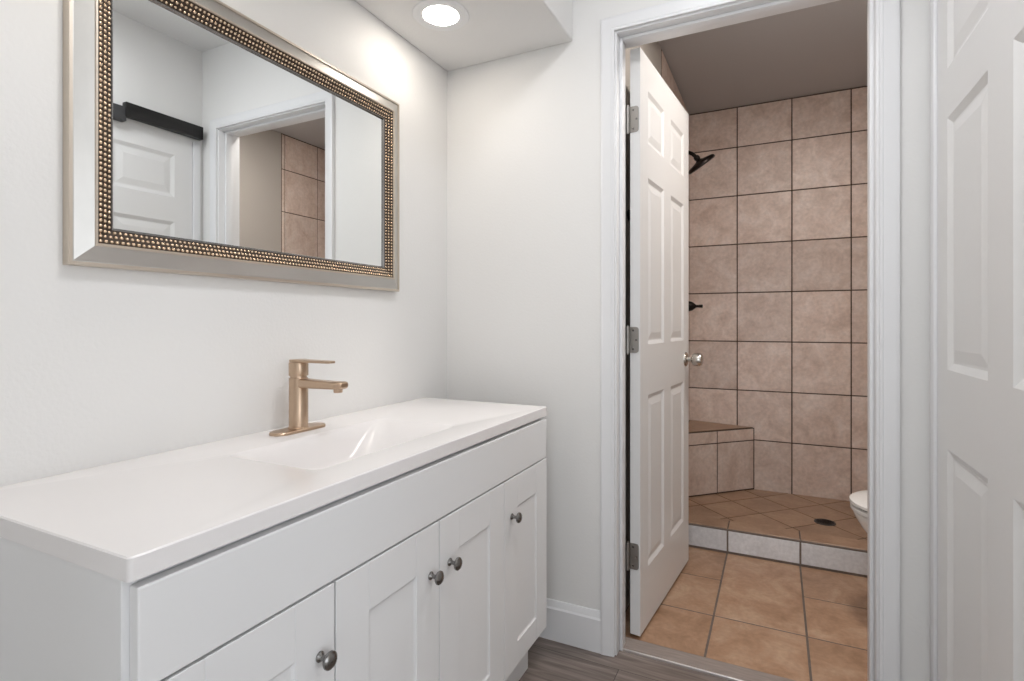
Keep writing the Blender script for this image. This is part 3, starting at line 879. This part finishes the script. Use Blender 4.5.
for v in hb.verts: v.co.z = -v.co.z
bmesh.ops.transform(hb, matrix=HEAD_M, verts=hb.verts[:])
sh = obj('spray_head', hb, M['bronze'], t, True)
nb = BM()
for rr_, k in ((0.0, 1), (0.018, 6), (0.036, 12), (0.052, 18)):
    for i in range(k):
        a = 2 * math.pi * i / k
        lathe(nb, [(0.0028, -0.0630), (0.0022, -0.0660), (0, -0.0662)], (rr_ * math.cos(a), rr_ * math.sin(a), 0), n=6)
bmesh.ops.transform(nb, matrix=HEAD_M, verts=nb.verts[:])
obj('nozzles', nb, M['grey'], sh)

t = thing('shower_valve', 'dark bronze shower valve handle sticking out of the left shower wall', 'shower valve', (TXL + 0.004, 3.30, 1.183))
b = BM(); lathe(b, [(0, 0), (0.085, 0), (0.084, 0.004), (0.070, 0.010), (0.040, 0.018), (0.036, 0.030)], axis='X', n=36)
obj('escutcheon', b, M['bronze'], t, True)
b = BM(); lathe(b, [(0.034, 0.026), (0.030, 0.050), (0.026, 0.064), (0.014, 0.080), (0.0085, 0.086), (0.0075, 0.098), (0.0085, 0.101), (0.0095, 0.118), (0.008, 0.123), (0, 0.124)], axis='X', n=24)
obj('handle', b, M['bronze'], t, True)

t = thing('robe_hook', 'small black hook on the wall behind the open door, seen through the hinge gap', 'hook', (TXL, 2.06, 1.50))
b = BM(); lathe(b, [(0, 0.0), (0.022, 0.0), (0.022, 0.004), (0.018, 0.008), (0.008, 0.010)], axis='X', n=20)
obj('flange', b, M['black'], t, True)
b = BM(); tube(b, [(0.006, 0, 0.0), (0.025, 0, -0.004), (0.036, 0, -0.002), (0.041, 0, 0.010), (0.042, 0, 0.022)], [0.006, 0.006, 0.006, 0.006, 0.008], 12)
obj('hook_arm', b, M['black'], t, True)

# ---------------------------------------------------------------- toilet
TY = 2.355
to = thing('toilet', 'white toilet with closed lid half hidden by the doorway, front of bowl visible', 'toilet', (0.62, TY, 0.0))
def egg(xf, xb, hw, z, n=40, p=2.0):
    """egg outline: rounded front at xf (smaller x), blunter back at xb; local coordinates"""
    pts = []
    xm = xf + (xb - xf) * 0.52
    for k in range(n):
        a = 2 * math.pi * k / n
        c, s = math.cos(a), math.sin(a)
        ax = (xm - xf) if c < 0 else (xb - xm)
        e = 1.0 if c < 0 else 0.75
        x = xm + ax * math.copysign(abs(c) ** e, c)
        pts.append(Vector((x - 0.62, hw * math.copysign(abs(s) ** 0.95, s), z)))
    return pts
X0 = 0.246
b = BM()
loft(b, [egg(X0 + .16, .80, .105, 0.0), egg(X0 + .155, .80, .108, 0.02), egg(X0 + .165, .79, .098, 0.06), egg(X0 + .17, .78, .092, 0.14), egg(X0 + .14, .76, .105, 0.21),
         egg(X0 + .08, .75, .140, 0.28), egg(X0 + .035, .74, .165, 0.335), egg(X0 + .014, .735, .178, 0.372), egg(X0 + .008, .735, .182, 0.390), egg(X0 + .014, .73, .178, 0.396)])
obj('bowl', b, M['porcelain'], to, 'all')
b = BM(); loft(b, [egg(X0 + .006, .72, .182, 0.398), egg(X0 - .001, .722, .187, 0.402), egg(X0 - .001, .722, .187, 0.412), egg(X0 + .006, .72, .182, 0.416)])
obj('seat', b, M['seat'], to, True)
b = BM(); loft(b, [egg(X0 + .010, .715, .178, 0.4165), egg(X0 + .010, .715, .178, 0.4205)])  # dark grey layer filling the gap between seat and lid
obj('seat_gap_layer', b, M['seat_gap'], to)
b = BM(); loft(b, [egg(X0 + .004, .722, .184, 0.421), egg(X0 - .003, .724, .189, 0.424), egg(X0 - .003, .724, .189, 0.434), egg(X0 + .006, .720, .182, 0.439), egg(X0 + .05, .70, .145, 0.442)])
obj('lid', b, M['seat'], to, True)
b = BM(); box(b, 0.735 - .62, 0.785 - .62, -0.09, 0.09, 0.36, 0.43, 0.012, 3)
obj('hinge_block', b, M['seat'], to, True)
b = BM()
box(b, 0.69 - .62, 0.955 - .62, -0.115, 0.115, 0.20, 0.385, 0.03, 4)
obj('trapway', b, M['porcelain'], to, True)
b = BM(); box(b, 0.765 - .62, 0.962 - .62, -0.215, 0.215, 0.380, 0.735, 0.02, 4)
obj('tank', b, M['porcelain'], to, True)
b = BM(); box(b, 0.757 - .62, 0.966 - .62, -0.222, 0.222, 0.736, 0.768, 0.010, 3)
obj('tank_lid', b, M['porcelain'], to, True)
b = BM(); lathe(b, [(0, 0), (0.014, 0), (0.013, 0.008), (0, 0.010)], (0.765 - .62, 0.15, 0.68), '-X', 16)
box(b, 0.750 - .62, 0.758 - .62, 0.08, 0.16, 0.674, 0.686, 0.003)
obj('flush_lever', b, M['chrome'], to, True)
